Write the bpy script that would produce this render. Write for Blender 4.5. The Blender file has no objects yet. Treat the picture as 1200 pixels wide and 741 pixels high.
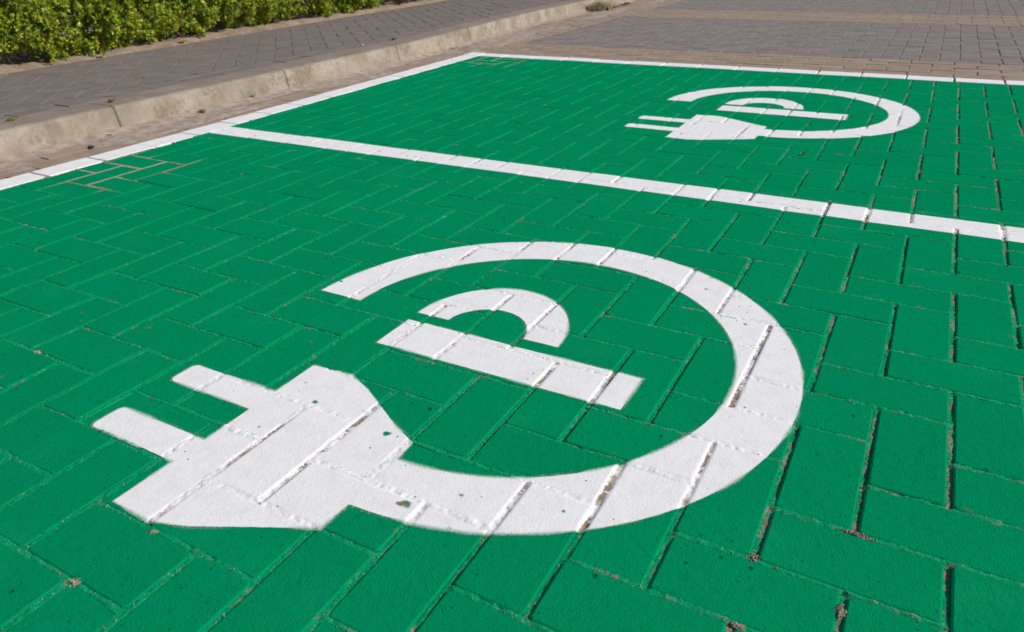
import bpy, bmesh, math, random
import numpy as np
from mathutils import Vector, Matrix

random.seed(7)
RNG = np.random.default_rng(11)
C = bpy.context.scene.collection
SC = bpy.context.scene
U = 0.105            # one paving unit: the short side of a brick, in metres

# ------------------------------------------------------------------ camera, world, sun
cam_d = bpy.data.cameras.new('camera')
cam = bpy.data.objects.new('camera', cam_d)
C.objects.link(cam)
SC.camera = cam
cam_d.sensor_width = 36.0
cam_d.lens = 25.215
cam_d.clip_start = 0.02
cam_d.clip_end = 2000
Rm = Matrix(((0.8750272662762313, -0.20544414386455953, 0.43831494045366926),
             (0.483425467268618, 0.4177119129440632, -0.7692961558338445),
             (-0.02504198213528422, 0.885047717095734, 0.4648262445197846)))
cam.matrix_world = Matrix.Translation((0.06605674590149406, -0.8075620011695973, 0.6883092834108064)) @ Rm.to_4x4()
cam_d.dof.use_dof = True
cam_d.dof.focus_distance = 1.35
cam_d.dof.aperture_fstop = 8.0

SUN_ELEV = math.radians(36)
SUN_DIR = Vector((0.93, 0.37, 0)).normalized()      # towards the sun, seen from above
az = math.atan2(SUN_DIR.x, SUN_DIR.y)
world = bpy.data.worlds.new('World')
SC.world = world
world.use_nodes = True
wn = world.node_tree.nodes
bg = wn['Background']
sky = wn.new('ShaderNodeTexSky')
sky.sky_type = 'NISHITA'
sky.sun_disc = False
sky.sun_elevation = SUN_ELEV
sky.sun_rotation = az
world.node_tree.links.new(sky.outputs[0], bg.inputs[0])
bg.inputs[1].default_value = 0.085
sun_d = bpy.data.lights.new('sun', 'SUN')
sun_d.energy = 4.4
sun_d.angle = math.radians(0.53)
sun_d.color = (1.0, 0.955, 0.89)
sun = bpy.data.objects.new('sun', sun_d)
C.objects.link(sun)
sd = Vector((SUN_DIR.x * math.cos(SUN_ELEV), SUN_DIR.y * math.cos(SUN_ELEV), math.sin(SUN_ELEV)))
sun.rotation_euler = sd.to_track_quat('Z', 'Y').to_euler()
SC.view_settings.view_transform = 'Standard'
SC.view_settings.look = 'None'
SC.view_settings.exposure = 0.0
SC.view_settings.gamma = 1.0

# ------------------------------------------------------------------ object helpers
def tag(o, label=None, cat=None, group=None, kind=None):
    if label: o['label'] = label
    if cat: o['category'] = cat
    if group: o['group'] = group
    if kind: o['kind'] = kind
    return o

def empty(name, loc=(0, 0, 0)):
    o = bpy.data.objects.new(name, None)
    o.empty_display_size = 0.1
    C.objects.link(o)
    o.location = loc
    return o

def mesh_np(name, V, F, mat, attrs=None, smooth=False):
    """V (n,3); F (m,k) int array or list of index tuples."""
    me = bpy.data.meshes.new(name)
    V = np.asarray(V, dtype=np.float32)
    if isinstance(F, np.ndarray):
        m, k = F.shape
        loops = F.ravel().astype(np.int32)
        starts = np.arange(0, m * k, k, dtype=np.int32)
    else:
        ln = np.array([len(f) for f in F], dtype=np.int32)
        loops = np.fromiter((i for f in F for i in f), dtype=np.int32)
        starts = np.concatenate(([0], np.cumsum(ln)[:-1])).astype(np.int32)
        m = len(F)
    me.vertices.add(len(V))
    me.vertices.foreach_set('co', V.ravel())
    me.loops.add(len(loops))
    me.loops.foreach_set('vertex_index', loops)
    me.polygons.add(m)
    me.polygons.foreach_set('loop_start', starts)
    me.polygons.foreach_set('use_smooth', np.full(m, bool(smooth), dtype=bool))
    me.update(calc_edges=True)
    for an, av in (attrs or {}).items():
        a = me.attributes.new(an, 'FLOAT', 'POINT')
        a.data.foreach_set('value', np.asarray(av, dtype=np.float32))
    if mat: me.materials.append(mat)
    return me

def link(name, me, parent=None, loc=None):
    o = bpy.data.objects.new(name, me)
    C.objects.link(o)
    if parent is not None: o.parent = parent
    if loc is not None: o.location = loc
    return o

def obj(name, V, F, mat, parent=None, attrs=None, smooth=False):
    V = np.asarray(V, dtype=np.float64)
    if parent is not None: V = V - np.array(parent.location)
    return link(name, mesh_np(name, V, F, mat, attrs, smooth), parent)

# ------------------------------------------------------------------ numpy noise
def _hash(ix, iy, s):
    h = (ix.astype(np.int64) * 374761393 + iy.astype(np.int64) * 668265263 + s * 982451653) & 0x7fffffff
    h = ((h ^ (h >> 13)) * 1274126177) & 0x7fffffff
    h = h ^ (h >> 16)
    return (h & 0xffff) / 65535.0

def vnoise(x, y, s=0):
    x = np.asarray(x, float); y = np.asarray(y, float)
    ix, iy = np.floor(x), np.floor(y)
    fx, fy = x - ix, y - iy
    fx = fx * fx * (3 - 2 * fx); fy = fy * fy * (3 - 2 * fy)
    a = _hash(ix, iy, s); b = _hash(ix + 1, iy, s); c = _hash(ix, iy + 1, s); d = _hash(ix + 1, iy + 1, s)
    return (a * (1 - fx) + b * fx) * (1 - fy) + (c * (1 - fx) + d * fx) * fy

def sstep(a, b, x):
    t = np.clip((x - a) / (b - a), 0, 1)
    return t * t * (3 - 2 * t)

# ------------------------------------------------------------------ material helpers
class NT:
    def __init__(self, name):
        self.m = bpy.data.materials.new(name)
        self.m.use_nodes = True
        self.t = self.m.node_tree
        self.n = self.t.nodes
        self.b = self.n['Principled BSDF']
        self.out = self.n['Material Output']
        self.pos = self.n.new('ShaderNodeNewGeometry').outputs['Position']
    def L(self, a, b): self.t.links.new(a, b)
    def _set(self, sock, v):
        if hasattr(v, 'is_linked'): self.L(v, sock)
        else: sock.default_value = v
    def noise(self, scale, detail=3, rough=0.55, vec=None, dist=0.0):
        n = self.n.new('ShaderNodeTexNoise')
        n.inputs['Scale'].default_value = scale
        n.inputs['Detail'].default_value = detail
        n.inputs['Roughness'].default_value = rough
        n.inputs['Distortion'].default_value = dist
        self.L(vec or self.pos, n.inputs['Vector'])
        return n.outputs[0]
    def scalevec(self, sx, sy, sz):
        n = self.n.new('ShaderNodeMapping')
        n.inputs['Scale'].default_value = (sx, sy, sz)
        self.L(self.pos, n.inputs['Vector'])
        return n.outputs[0]
    def voro(self, scale, rand=1.0, vec=None):
        n = self.n.new('ShaderNodeTexVoronoi')
        n.inputs['Scale'].default_value = scale
        n.inputs['Randomness'].default_value = rand
        self.L(vec or self.pos, n.inputs['Vector'])
        return n.outputs['Distance'], n.outputs['Color']
    def math(self, op, a, b=0.0, c=0.0, clamp=False):
        n = self.n.new('ShaderNodeMath'); n.operation = op; n.use_clamp = clamp
        self._set(n.inputs[0], a); self._set(n.inputs[1], b)
        if op in ('MULTIPLY_ADD', 'SMOOTH_MIN', 'SMOOTH_MAX'): self._set(n.inputs[2], c)
        return n.outputs[0]
    def ramp(self, x, a, b, lo=0.0, hi=1.0, smooth=True):
        n = self.n.new('ShaderNodeMapRange')
        n.interpolation_type = 'SMOOTHSTEP' if smooth else 'LINEAR'
        n.clamp = True
        self._set(n.inputs[0], x)
        n.inputs[1].default_value = a; n.inputs[2].default_value = b
        n.inputs[3].default_value = lo; n.inputs[4].default_value = hi
        return n.outputs[0]
    def mix(self, f, a, b):
        n = self.n.new('ShaderNodeMix'); n.data_type = 'RGBA'
        self._set(n.inputs[0], f)
        for s, v in ((n.inputs[6], a), (n.inputs[7], b)):
            if hasattr(v, 'is_linked'): self.L(v, s)
            else: s.default_value = (v[0], v[1], v[2], 1)
        return n.outputs[2]
    def attr(self, name):
        n = self.n.new('ShaderNodeAttribute'); n.attribute_name = name
        return n.outputs['Fac']
    def objrand(self):
        return self.n.new('ShaderNodeObjectInfo').outputs['Random']
    def bump(self, h, dist, strength=1.0, prev=None):
        n = self.n.new('ShaderNodeBump')
        n.inputs['Strength'].default_value = strength
        n.inputs['Distance'].default_value = dist
        self.L(h, n.inputs['Height'])
        if prev is not None: self.L(prev, n.inputs['Normal'])
        return n.outputs[0]
    def finish(self, col, rough=0.7, normal=None, spec=0.4):
        self._set(self.b.inputs['Base Color'], col if hasattr(col, 'is_linked') else (*col, 1))
        self._set(self.b.inputs['Roughness'], rough)
        self.b.inputs['Specular IOR Level'].default_value = spec
        if normal is not None: self.L(normal, self.b.inputs['Normal'])
        return self.m

SAND = (0.32, 0.235, 0.172)
SAND_D = (0.215, 0.155, 0.115)

def green_colour(m):
    big = m.noise(2.3, 2)
    mid = m.noise(17, 4)
    g = m.mix(big, (0.0002, 0.228, 0.092), (0.0003, 0.268, 0.108))
    g = m.mix(m.math('MULTIPLY', mid, 0.45), g, (0.0002, 0.195, 0.078))
    g = m.mix(m.ramp(m.noise(85, 4, 0.65), 0.5, 0.72, 0, 0.5), g, (0.0004, 0.17, 0.07))
    return m.mix(m.ramp(m.noise(6, 4, 0.6), 0.52, 0.74, 0, 0.35), g, (0.006, 0.29, 0.125))

def sand_colour(m):
    a = m.noise(55, 4, 0.7)
    c = m.mix(m.ramp(a, 0.32, 0.68), SAND_D, SAND)
    w = m.noise(420, 2, 0.7)
    return m.mix(m.ramp(w, 0.55, 0.72, 0, 0.6), c, (0.42, 0.32, 0.25))

def pits(m, scale, lo):
    d, c = m.voro(scale)
    sep = m.n.new('ShaderNodeSeparateColor'); m.L(c, sep.inputs[0])
    on = m.ramp(sep.outputs[0], lo, lo + 0.02)
    rad = m.ramp(sep.outputs[1], 0, 1, 0.06, 0.24, smooth=False)
    d = m.math('ADD', d, m.math('MULTIPLY', m.math('SUBTRACT', m.noise(scale * 5, 2, 0.6), 0.5), 0.28))
    inside = m.ramp(m.math('SUBTRACT', rad, d), -0.03, 0.06)
    return m.math('MULTIPLY', on, inside)

def mat_green_brick():
    m = NT('green_painted_concrete')
    g = green_colour(m)
    e = m.attr('edge')
    fleck = m.noise(160, 3, 0.7)
    patch = m.noise(21, 3, 0.6)
    tan = m.math('MULTIPLY', m.ramp(fleck, 0.57, 0.66), m.ramp(patch, 0.50, 0.64))
    tan = m.math('MULTIPLY', tan, m.ramp(e, 0.35, 0.9))
    tn = m.attr('tone')
    g = m.mix(m.math('MULTIPLY', tn, 0.22), g, (0.0002, 0.175, 0.07))
    chip = m.math('MULTIPLY', pits(m, 26, 0.94), m.ramp(m.noise(9, 2), 0.5, 0.62))
    col = m.mix(tan, g, sand_colour(m))
    col = m.mix(m.math('MULTIPLY', chip, 0.8), col, (0.15, 0.13, 0.08))
    pit = m.math('MAXIMUM', m.math('MULTIPLY', pits(m, 55, 0.93), 0.9), m.math('MULTIPLY', pits(m, 130, 0.88), 0.8))
    pit = m.math('MULTIPLY', pit, m.ramp(m.noise(4.5, 2), 0.42, 0.6, 0.15, 1.0))
    col = m.mix(m.math('MULTIPLY', pit, 0.75), col, (0.004, 0.035, 0.02))
    fine = m.noise(330, 4, 0.65)
    med = m.noise(75, 3, 0.6)
    h = m.math('ADD', m.math('MULTIPLY', fine, 0.8), m.math('MULTIPLY', med, 0.75))
    h = m.math('SUBTRACT', h, m.math('MULTIPLY', pit, 1.6))
    nb = m.bump(h, 0.0018, 1.0)
    return m.finish(col, m.ramp(med, 0.3, 0.7, 0.6, 0.75), nb, 0.0)

def mat_joint_sand_green():
    m = NT('green_painted_joint_sand')
    g = green_colour(m)
    bare = m.attr('bare')
    f1 = m.noise(140, 4, 0.72)
    f2 = m.noise(16, 3, 0.6)
    v = m.math('ADD', m.math('MULTIPLY', f1, 0.9), m.math('MULTIPLY', f2, 0.75))
    v = m.math('ADD', v, m.math('MULTIPLY', bare, 0.62))
    tan = m.ramp(v, 0.955, 1.035)
    g = m.mix(m.ramp(m.noise(300, 3, 0.75), 0.44, 0.66, 0, 0.75), g, (0.004, 0.40, 0.20))  # paler green specks: sunlit look of the joint grains put into the colour
    col = m.mix(tan, g, m.mix(m.ramp(bare, 0.55, 0.8, 0, 0.75), sand_colour(m), (0.42, 0.325, 0.25)))
    h = m.math('ADD', m.noise(520, 4, 0.7), m.math('MULTIPLY', m.noise(170, 3, 0.6), 1.2))
    return m.finish(col, 0.85, m.bump(h, 0.0016, 0.8), 0.08)

def mat_white_paint():
    m = NT('white_road_paint')
    sdn = m.attr('sd')
    jd = m.attr('jd')
    # sprayed edge: soft, frayed, wider in some places than in others
    wide = m.ramp(m.noise(10, 2), 0.40, 0.66, 0.0010, 0.0080)
    fr = m.math('SUBTRACT', m.noise(260, 4, 0.75), 0.5)
    fr2 = m.math('SUBTRACT', m.noise(55, 2, 0.5), 0.5)
    x = m.math('ADD', sdn, m.math('MULTIPLY', m.math('MULTIPLY', fr, wide), 1.2))
    x = m.math('ADD', x, m.math('MULTIPLY', fr2, 0.0018))
    x = m.math('DIVIDE', x, wide)
    cover = m.ramp(x, -0.8, 0.75)
    mist = m.math('MULTIPLY', m.ramp(sdn, -0.0075, 0.0, 0, 0.5), m.ramp(m.noise(420, 3, 0.8), 0.46, 0.62))
    mist = m.math('MULTIPLY', mist, m.ramp(m.noise(8, 2), 0.42, 0.62))
    cover = m.math('MAXIMUM', cover, mist)
    # chips in the film down to the green, and sand in the joints that the spray did not reach
    big = m.math('MULTIPLY', pits(m, 30, 0.92), m.ramp(m.noise(7, 2), 0.44, 0.6))
    small = pits(m, 95, 0.92)
    loss = m.math('MAXIMUM', m.math('MAXIMUM', big, m.attr('chip')), m.math('MULTIPLY', small, 0.85))
    gap = m.ramp(m.math('ADD', m.math('MULTIPLY', jd, 1.0), m.math('MULTIPLY', m.math('SUBTRACT', m.noise(110, 4, 0.75), 0.5), 2.2)), 0.62, 0.86)
    gap = m.math('MULTIPLY', gap, m.ramp(m.noise(15, 3), 0.38, 0.52))
    speck = m.math('MULTIPLY', m.ramp(jd, 0.1, 0.5), m.ramp(m.noise(210, 3, 0.75), 0.55, 0.63))
    gap = m.math('MAXIMUM', gap, m.math('MULTIPLY', speck, 0.7))
    dirt = m.noise(28, 4, 0.6)
    col = m.mix(m.ramp(dirt, 0.35, 0.75), (0.79, 0.775, 0.78), (0.735, 0.715, 0.71))
    col = m.mix(m.math('MULTIPLY', m.ramp(m.noise(240, 3, 0.7), 0.62, 0.75), 0.35), col, (0.55, 0.47, 0.42))
    fine = m.noise(330, 4, 0.65); med = m.noise(90, 3, 0.6)
    h = m.math('ADD', m.math('MULTIPLY', fine, 0.6), m.math('MULTIPLY', med, 0.6))
    col = m.mix(gap, col, sand_colour(m))
    col = m.mix(loss, col, m.mix(m.ramp(m.noise(60, 2), 0.5, 0.6), green_colour(m), (0.20, 0.17, 0.11)))
    col = m.mix(cover, green_colour(m), col)
    m.finish(col, m.ramp(cover, 0, 1, 0.7, 0.62), m.bump(m.math('SUBTRACT', h, m.math('MULTIPLY', loss, 0.6)), 0.0013, 0.8), 0.1)
    m.L(m.ramp(cover, 0.02, 0.05), m.b.inputs['Alpha'])
    return m.m

def mat_white_brick():
    m = NT('white_painted_concrete')
    e = m.attr('edge')
    t = m.math('MULTIPLY', m.ramp(m.noise(120, 3, 0.7), 0.52, 0.62), m.ramp(e, 0.4, 1.0))
    col = m.mix(m.ramp(m.noise(24, 4, 0.6), 0.35, 0.75), (0.80, 0.785, 0.79), (0.73, 0.70, 0.69))
    col = m.mix(t, col, SAND)
    return m.finish(col, 0.62, m.bump(m.noise(240, 4, 0.65), 0.0012, 0.7), 0.3)

def mat_paver(name, c0, c1, dark, scale=9.0, vary=0.25):
    m = NT(name)
    a = m.noise(scale, 4, 0.6)
    col = m.mix(m.ramp(a, 0.3, 0.7), c0, c1)
    col = m.mix(m.ramp(m.noise(210, 3, 0.7), 0.5, 0.72, 0, 0.5), col, dark)
    rn = m.attr('tone')
    col = m.mix(m.math('MULTIPLY', rn, vary), col, dark)
    e = m.attr('edge')
    col = m.mix(m.math('MULTIPLY', m.ramp(e, 0.5, 1.0), m.ramp(m.noise(30, 3), 0.4, 0.6)), col, (0.20, 0.155, 0.105))
    h = m.math('ADD', m.noise(260, 4, 0.65), m.noise(70, 3, 0.6))
    return m.finish(col, 0.85, m.bump(h, 0.0016, 0.7), 0.08)

def mat_sand(name, c0, c1, moss=None, scale=22.0, bd=0.003):
    m = NT(name)
    a = m.noise(scale, 5, 0.65)
    col = m.mix(m.ramp(a, 0.32, 0.68), c0, c1)
    col = m.mix(m.ramp(m.noise(260, 3, 0.7), 0.52, 0.75, 0, 0.45), col, tuple(x * 1.5 for x in c1))
    if moss:
        col = m.mix(m.ramp(m.noise(5.5, 3, 0.6), 0.54, 0.68, 0, 0.8), col, moss)
    h = m.math('ADD', m.noise(330, 4, 0.7), m.math('MULTIPLY', m.noise(60, 4, 0.6), 1.2))
    return m.finish(col, 0.92, m.bump(h, bd, 0.8), 0.15)

def mat_kerb():
    m = NT('weathered_kerb_concrete')
    a = m.noise(6.5, 5, 0.62)
    col = m.mix(m.ramp(a, 0.3, 0.7), (0.250, 0.205, 0.165), (0.385, 0.325, 0.270))
    streak = m.noise(1.0, 4, 0.6, m.scalevec(22, 9, 3.0))
    col = m.mix(m.ramp(streak, 0.46, 0.70, 0, 0.65), col, (0.19, 0.158, 0.11))
    blot = m.math('MULTIPLY', m.ramp(m.noise(5.0, 3, 0.55), 0.48, 0.58), m.ramp(m.noise(48, 4, 0.7), 0.42, 0.58))
    col = m.mix(m.math('MULTIPLY', blot, 0.8), col, (0.17, 0.15, 0.095))
    pale = m.math('MULTIPLY', m.ramp(m.noise(3.1, 3, 0.5), 0.54, 0.64), m.ramp(m.noise(30, 3, 0.6), 0.36, 0.6))
    col = m.mix(m.math('MULTIPLY', pale, 0.5), col, (0.46, 0.415, 0.36))
    grit = m.noise(150, 4, 0.75)
    col = m.mix(m.ramp(grit, 0.46, 0.66, 0, 0.6), col, (0.24, 0.20, 0.145))
    col = m.mix(m.ramp(m.noise(70, 4, 0.75), 0.5, 0.68, 0, 0.5), col, (0.21, 0.172, 0.12))
    pit = pits(m, 85, 0.80)
    col = m.mix(m.math('MULTIPLY', pit, 0.6), col, (0.12, 0.095, 0.065))
    # grime lying on the walked-on top of the stone
    topg = m.attr('walked')
    col = m.mix(m.math('MULTIPLY', topg, m.ramp(m.noise(14, 4, 0.6), 0.25, 0.7, 0.35, 0.85)), col, (0.225, 0.178, 0.140))
    h = m.math('ADD', m.noise(190, 4, 0.7), m.math('MULTIPLY', m.noise(38, 4, 0.6), 0.7))
    return m.finish(col, 0.9, m.bump(h, 0.003, 0.75), 0.2)

def mat_leaf(name, ramp_cols, transl=0.3, rough=0.38):
    m = NT(name)
    r = m.attr('tone')
    n = m.n.new('ShaderNodeValToRGB')
    els = n.color_ramp.elements
    while len(els) < len(ramp_cols): els.new(0.5)
    for i, (p, c) in enumerate(ramp_cols):
        els[i].position = p; els[i].color = (*c, 1)
    m.L(r, n.inputs[0])
    col = n.outputs[0]
    m.finish(col, rough, None, 0.4)
    tr = m.n.new('ShaderNodeBsdfTranslucent')
    m.L(m.mix(0.5, col, (0.20, 0.30, 0.02)), tr.inputs[0])
    mx = m.n.new('ShaderNodeMixShader'); mx.inputs[0].default_value = transl
    m.L(m.b.outputs[0], mx.inputs[1]); m.L(tr.outputs[0], mx.inputs[2])
    m.L(mx.outputs[0], m.out.inputs[0])
    return m.m

def mat_plain(name, c0, c1, scale=40, rough=0.8, bd=0.002):
    m = NT(name)
    col = m.mix(m.ramp(m.noise(scale, 4, 0.6), 0.3, 0.7), c0, c1)
    return m.finish(col, rough, m.bump(m.noise(scale * 5, 3, 0.6), bd, 0.7), 0.25)

M_GREEN = mat_green_brick()
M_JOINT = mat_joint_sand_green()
M_WHITE = mat_white_paint()
M_WBRICK = mat_white_brick()
M_TAN = mat_paver('tan_paver', (0.285, 0.212, 0.160), (0.355, 0.272, 0.208), (0.20, 0.155, 0.12))
M_GREY = mat_paver('grey_paver', (0.198, 0.172, 0.158), (0.252, 0.222, 0.204), (0.14, 0.12, 0.108))
M_WALK = mat_paver('sidewalk_paver', (0.178, 0.150, 0.134), (0.228, 0.194, 0.174), (0.125, 0.105, 0.095))
M_SAND = mat_sand('gutter_sand', (0.265, 0.208, 0.168), (0.43, 0.350, 0.285))
M_JSAND = mat_sand('pale_joint_sand', (0.19, 0.15, 0.115), (0.29, 0.228, 0.17), (0.17, 0.155, 0.05))
M_WSAND = mat_sand('mossy_joint_sand', (0.125, 0.098, 0.07), (0.185, 0.148, 0.108), (0.14, 0.125, 0.05))
M_SOIL = mat_sand('dry_soil', (0.26, 0.185, 0.135), (0.40, 0.30, 0.23), None, 14.0, 0.006)
M_KERB = mat_kerb()
M_EARTH = mat_sand('bare_earth', (0.16, 0.13, 0.095), (0.24, 0.20, 0.15), (0.07, 0.10, 0.03), 3.0, 0.01)

# ------------------------------------------------------------------ camera projection (only to rank which bricks show largest)
CAMINV = np.array(cam.matrix_world.inverted())
FPX = 25.215 / 36 * 1024
def project(P):
    P = np.asarray(P, float)
    Q = np.c_[P, np.ones(len(P))] @ CAMINV.T
    z = np.maximum(-Q[:, 2], 1e-3)
    return 512 + FPX * Q[:, 0] / z, 316 - FPX * Q[:, 1] / z, -Q[:, 2]

def shown_area(poly, z):
    P = np.c_[np.array(poly) * U, np.full(len(poly), z)]
    x, y, d = project(P)
    if d.min() < 0.05: return 0.0
    if x.max() < 0 or x.min() > 1024 or y.max() < 0 or y.min() > 632: return 0.0
    x = np.clip(x, 0, 1024); y = np.clip(y, 0, 632)
    return 0.5 * abs(np.dot(x, np.roll(y, -1)) - np.dot(y, np.roll(x, -1)))

# ------------------------------------------------------------------ polygons and paving bricks
def clip(poly, nx, ny, d):
    """keep the part where nx*x + ny*y <= d"""
    out = []
    for k in range(len(poly)):
        a, b = poly[k], poly[(k + 1) % len(poly)]
        da, db = nx * a[0] + ny * a[1] - d, nx * b[0] + ny * b[1] - d
        if da <= 0: out.append(a)
        if da * db < 0:
            t = da / (da - db)
            out.append((a[0] + (b[0] - a[0]) * t, a[1] + (b[1] - a[1]) * t))
    return out

def area(p):
    x = np.array([q[0] for q in p]); y = np.array([q[1] for q in p])
    return 0.5 * (np.dot(x, np.roll(y, -1)) - np.dot(y, np.roll(x, -1)))

def inset(poly, g):
    n = len(poly); out = []
    for k in range(n):
        p0, p1, p2 = np.array(poly[k - 1]), np.array(poly[k]), np.array(poly[(k + 1) % n])
        a = p1 - p0; b = p2 - p1
        a = a / (np.hypot(*a) + 1e-9); b = b / (np.hypot(*b) + 1e-9)
        na = np.array((-a[1], a[0])); nb = np.array((-b[1], b[0]))
        den = 1 + na @ nb
        out.append(tuple(p1 + (na + nb) * g / max(den, 0.35)))
    return out

def cut_corners(poly, r):
    out = []
    n = len(poly)
    for k in range(n):
        p0, p1, p2 = np.array(poly[k - 1]), np.array(poly[k]), np.array(poly[(k + 1) % n])
        for q in (p0, p2):
            d = q - p1; L = np.hypot(*d)
            out.append(tuple(p1 + d / L * min(r, L * 0.3)))
    return out

CH = 0.0040 / U          # chamfer width
RING = ((CH, 0.0), (CH * 0.35, -0.0016), (0.0, -0.014))   # inset (units), z (metres)

def brick_arrays(poly, corner=0.05, ch=1.0):
    """chamfered paving brick from a convex outline in units, centre at its centroid"""
    p = cut_corners(poly, corner) if corner else list(poly)
    n = len(p)
    V = []; E = []
    for g, z in RING:
        for x, y in inset(p, g * ch):
            V.append((x * U, y * U, z * ch if z > -0.01 else z))
            E.append(0.0 if z == 0 else (0.75 if z > -0.01 else 1.0))
    F = [tuple(range(n))]
    for r in range(2):
        for k in range(n):
            a, b = r * n + k, r * n + (k + 1) % n
            F.append((a, a + n, b + n, b))
    return np.array(V), F, np.array(E)

class Joined:
    def __init__(s): s.V = []; s.F = []; s.A = []; s.T = []; s.n = 0
    def add(s, V, F, E, tone):
        s.V.append(V); s.F += [tuple(i + s.n for i in f) for f in F]; s.A.append(E); s.T.append(np.full(len(V), tone)); s.n += len(V)
    def build(s, name, mat, parent, kind='stuff'):
        if not s.n: return None
        o = obj(name, np.concatenate(s.V), s.F, mat, parent, {'edge': np.concatenate(s.A), 'tone': np.concatenate(s.T)})
        if kind: o['kind'] = kind
        return o

def lay(parent, bricks, mat, piece, rest, limit=300, z0=0.0, corner=0.05, ch=1.0, share=None, min_area=18):
    """bricks: list of (poly in units (ccw), (dx, dy, dz, tiltx, tilty, yaw), key). The largest in view become parts, the rest one joined part."""
    scored = sorted(((shown_area(b[0], z0), i) for i, b in enumerate(bricks)), reverse=True)
    singles = {i for a, i in scored[:limit] if a >= min_area}
    J = Joined()
    cache = {}
    for i, (poly, jt, key) in enumerate(bricks):
        cx = sum(p[0] for p in poly) / len(poly); cy = sum(p[1] for p in poly) / len(poly)
        loc = Vector((cx * U + jt[0], cy * U + jt[1], z0 + jt[2]))
        tone = _hash(np.array([i * 7 + 3]), np.array([i]), 5)[0]
        if key is not None and key in cache: V, F, E, _ = cache[key]
        else:
            V, F, E = brick_arrays([(p[0] - cx, p[1] - cy) for p in poly], corner, ch)
            if key is not None: cache[key] = (V, F, E, {})
        rot = Matrix.Rotation(jt[5], 3, 'Z')
        # tilt: slopes along x and y
        rot = Matrix(((1, 0, 0), (0, 1, 0), (jt[3], jt[4], 1))) @ rot
        if i in singles:
            tq = int(tone * 3)
            me = cache[key][3].get(tq) if key is not None else None
            if me is None:
                me = mesh_np(piece, V, F, mat, {'edge': E, 'tone': np.full(len(V), (tq + 0.5) / 3 if key is not None else tone)})
                if key is not None: cache[key][3][tq] = me
            o = bpy.data.objects.new(piece, me)
            C.objects.link(o); o.parent = parent
            o.location = loc - parent.location
            o.rotation_euler = (math.atan(jt[4]), -math.atan(jt[3]), jt[5])
        else:
            W = V @ np.array(rot).T + np.array(loc)
            J.add(W, F, E, tone)
    J.build(rest, mat, parent)

def jit(k, sx=0.0008, sz=0.0007, tilt=0.006, yaw=0.004):
    r = np.random.default_rng(k)
    a = r.uniform(-1, 1, 6)
    return (a[0] * sx, a[1] * sx, a[2] * sz, a[3] * tilt, a[4] * tilt, a[5] * yaw)

# ------------------------------------------------------------------ layout (units)
V_END = 33.62                      # far edge of the green bays
def uL(v): return -24.15 - 0.030 * np.maximum(0.0, np.asarray(v, float) - 9)      # left edge of the green
def kerb_off(v):
    v = np.asarray(v, float)
    return -0.014 * np.maximum(0, v - 8) - 1.9 * sstep(27, 56, v) - 0.02 * np.maximum(0, v - 56)
KF = -28.0                         # kerb front, top edge
KB = -29.65                        # kerb back
KZ = 0.103                         # kerb height
def uS(v): return -41.5 - 0.083 * (np.asarray(v, float) - 14)    # hedge side of the sidewalk

GU, GV = 0.027, 0.014              # half joints across and along (units)
I0, I1, J0, J1 = -28, 14, -12, 36
NI, NJ = I1 - I0, J1 - J0
cellB = -np.ones((NI + 6, NJ + 6), int)
herr = []          # (cx, cy, hx, hy, jitter)
for i in range(I0 - 2, I1 + 2):
    for j in range(J0 - 2, J1 + 2):
        k = (i - j) % 4
        if k not in (0, 1): continue
        w, h = (2, 1) if k == 1 else (1, 2)
        jt = jit(1000003 + (i + 60) * 1009 + (j + 60), 0.0010, 0.0008, 0.006, 0.004)
        idx = len(herr)
        herr.append((i + w / 2, j + h / 2, w / 2 - GU, h / 2 - GV, jt))
        for a in range(w):
            for b in range(h):
                ii, jj = i + a - I0 + 2, j + b - J0 + 2
                if 0 <= ii < NI + 6 and 0 <= jj < NJ + 6: cellB[ii, jj] = idx
HP = np.array([(c[0], c[1], c[2], c[3], *c[4]) for c in herr])

def bare_mask(u, v):
    b = sstep(0.9, 0.2, np.maximum(np.abs((u + 22.5) / 2.1), np.abs((v - 6.6) / 2.5)) - 0.2) * 0.9
    b = np.maximum(b, sstep(0.9, 0.2, np.maximum(np.abs((u + 22.6) / 2.2), np.abs((v - 31.9) / 2.2)) - 0.2) * 0.9)
    return b

def sand_level(u, v, across):
    """height of the joint filling in metres; across: 1 where the joint runs away from the camera (A joints)"""
    n1 = vnoise(u * 1.7, v * 1.7, 1); n2 = vnoise(u * 6, v * 6, 2)
    g = vnoise(u * 26, v * 26, 3); g2 = vnoise(u * 13, v * 13, 4)
    right = sstep(-9, 0.5, u)
    base = -0.0003 - 0.0024 * right * across - 0.0008 * across
    z = base + (n1 - 0.5) * 0.0026 * (0.4 + 0.6 * across) + (n2 - 0.5) * 0.0014 + (g - 0.5) * 0.0018 + (g2 - 0.5) * 0.0014 - 0.0004
    bm = bare_mask(u, v)
    return z * (1 - bm) + bm * (-0.0003 + (g - 0.5) * 0.0007)

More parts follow.
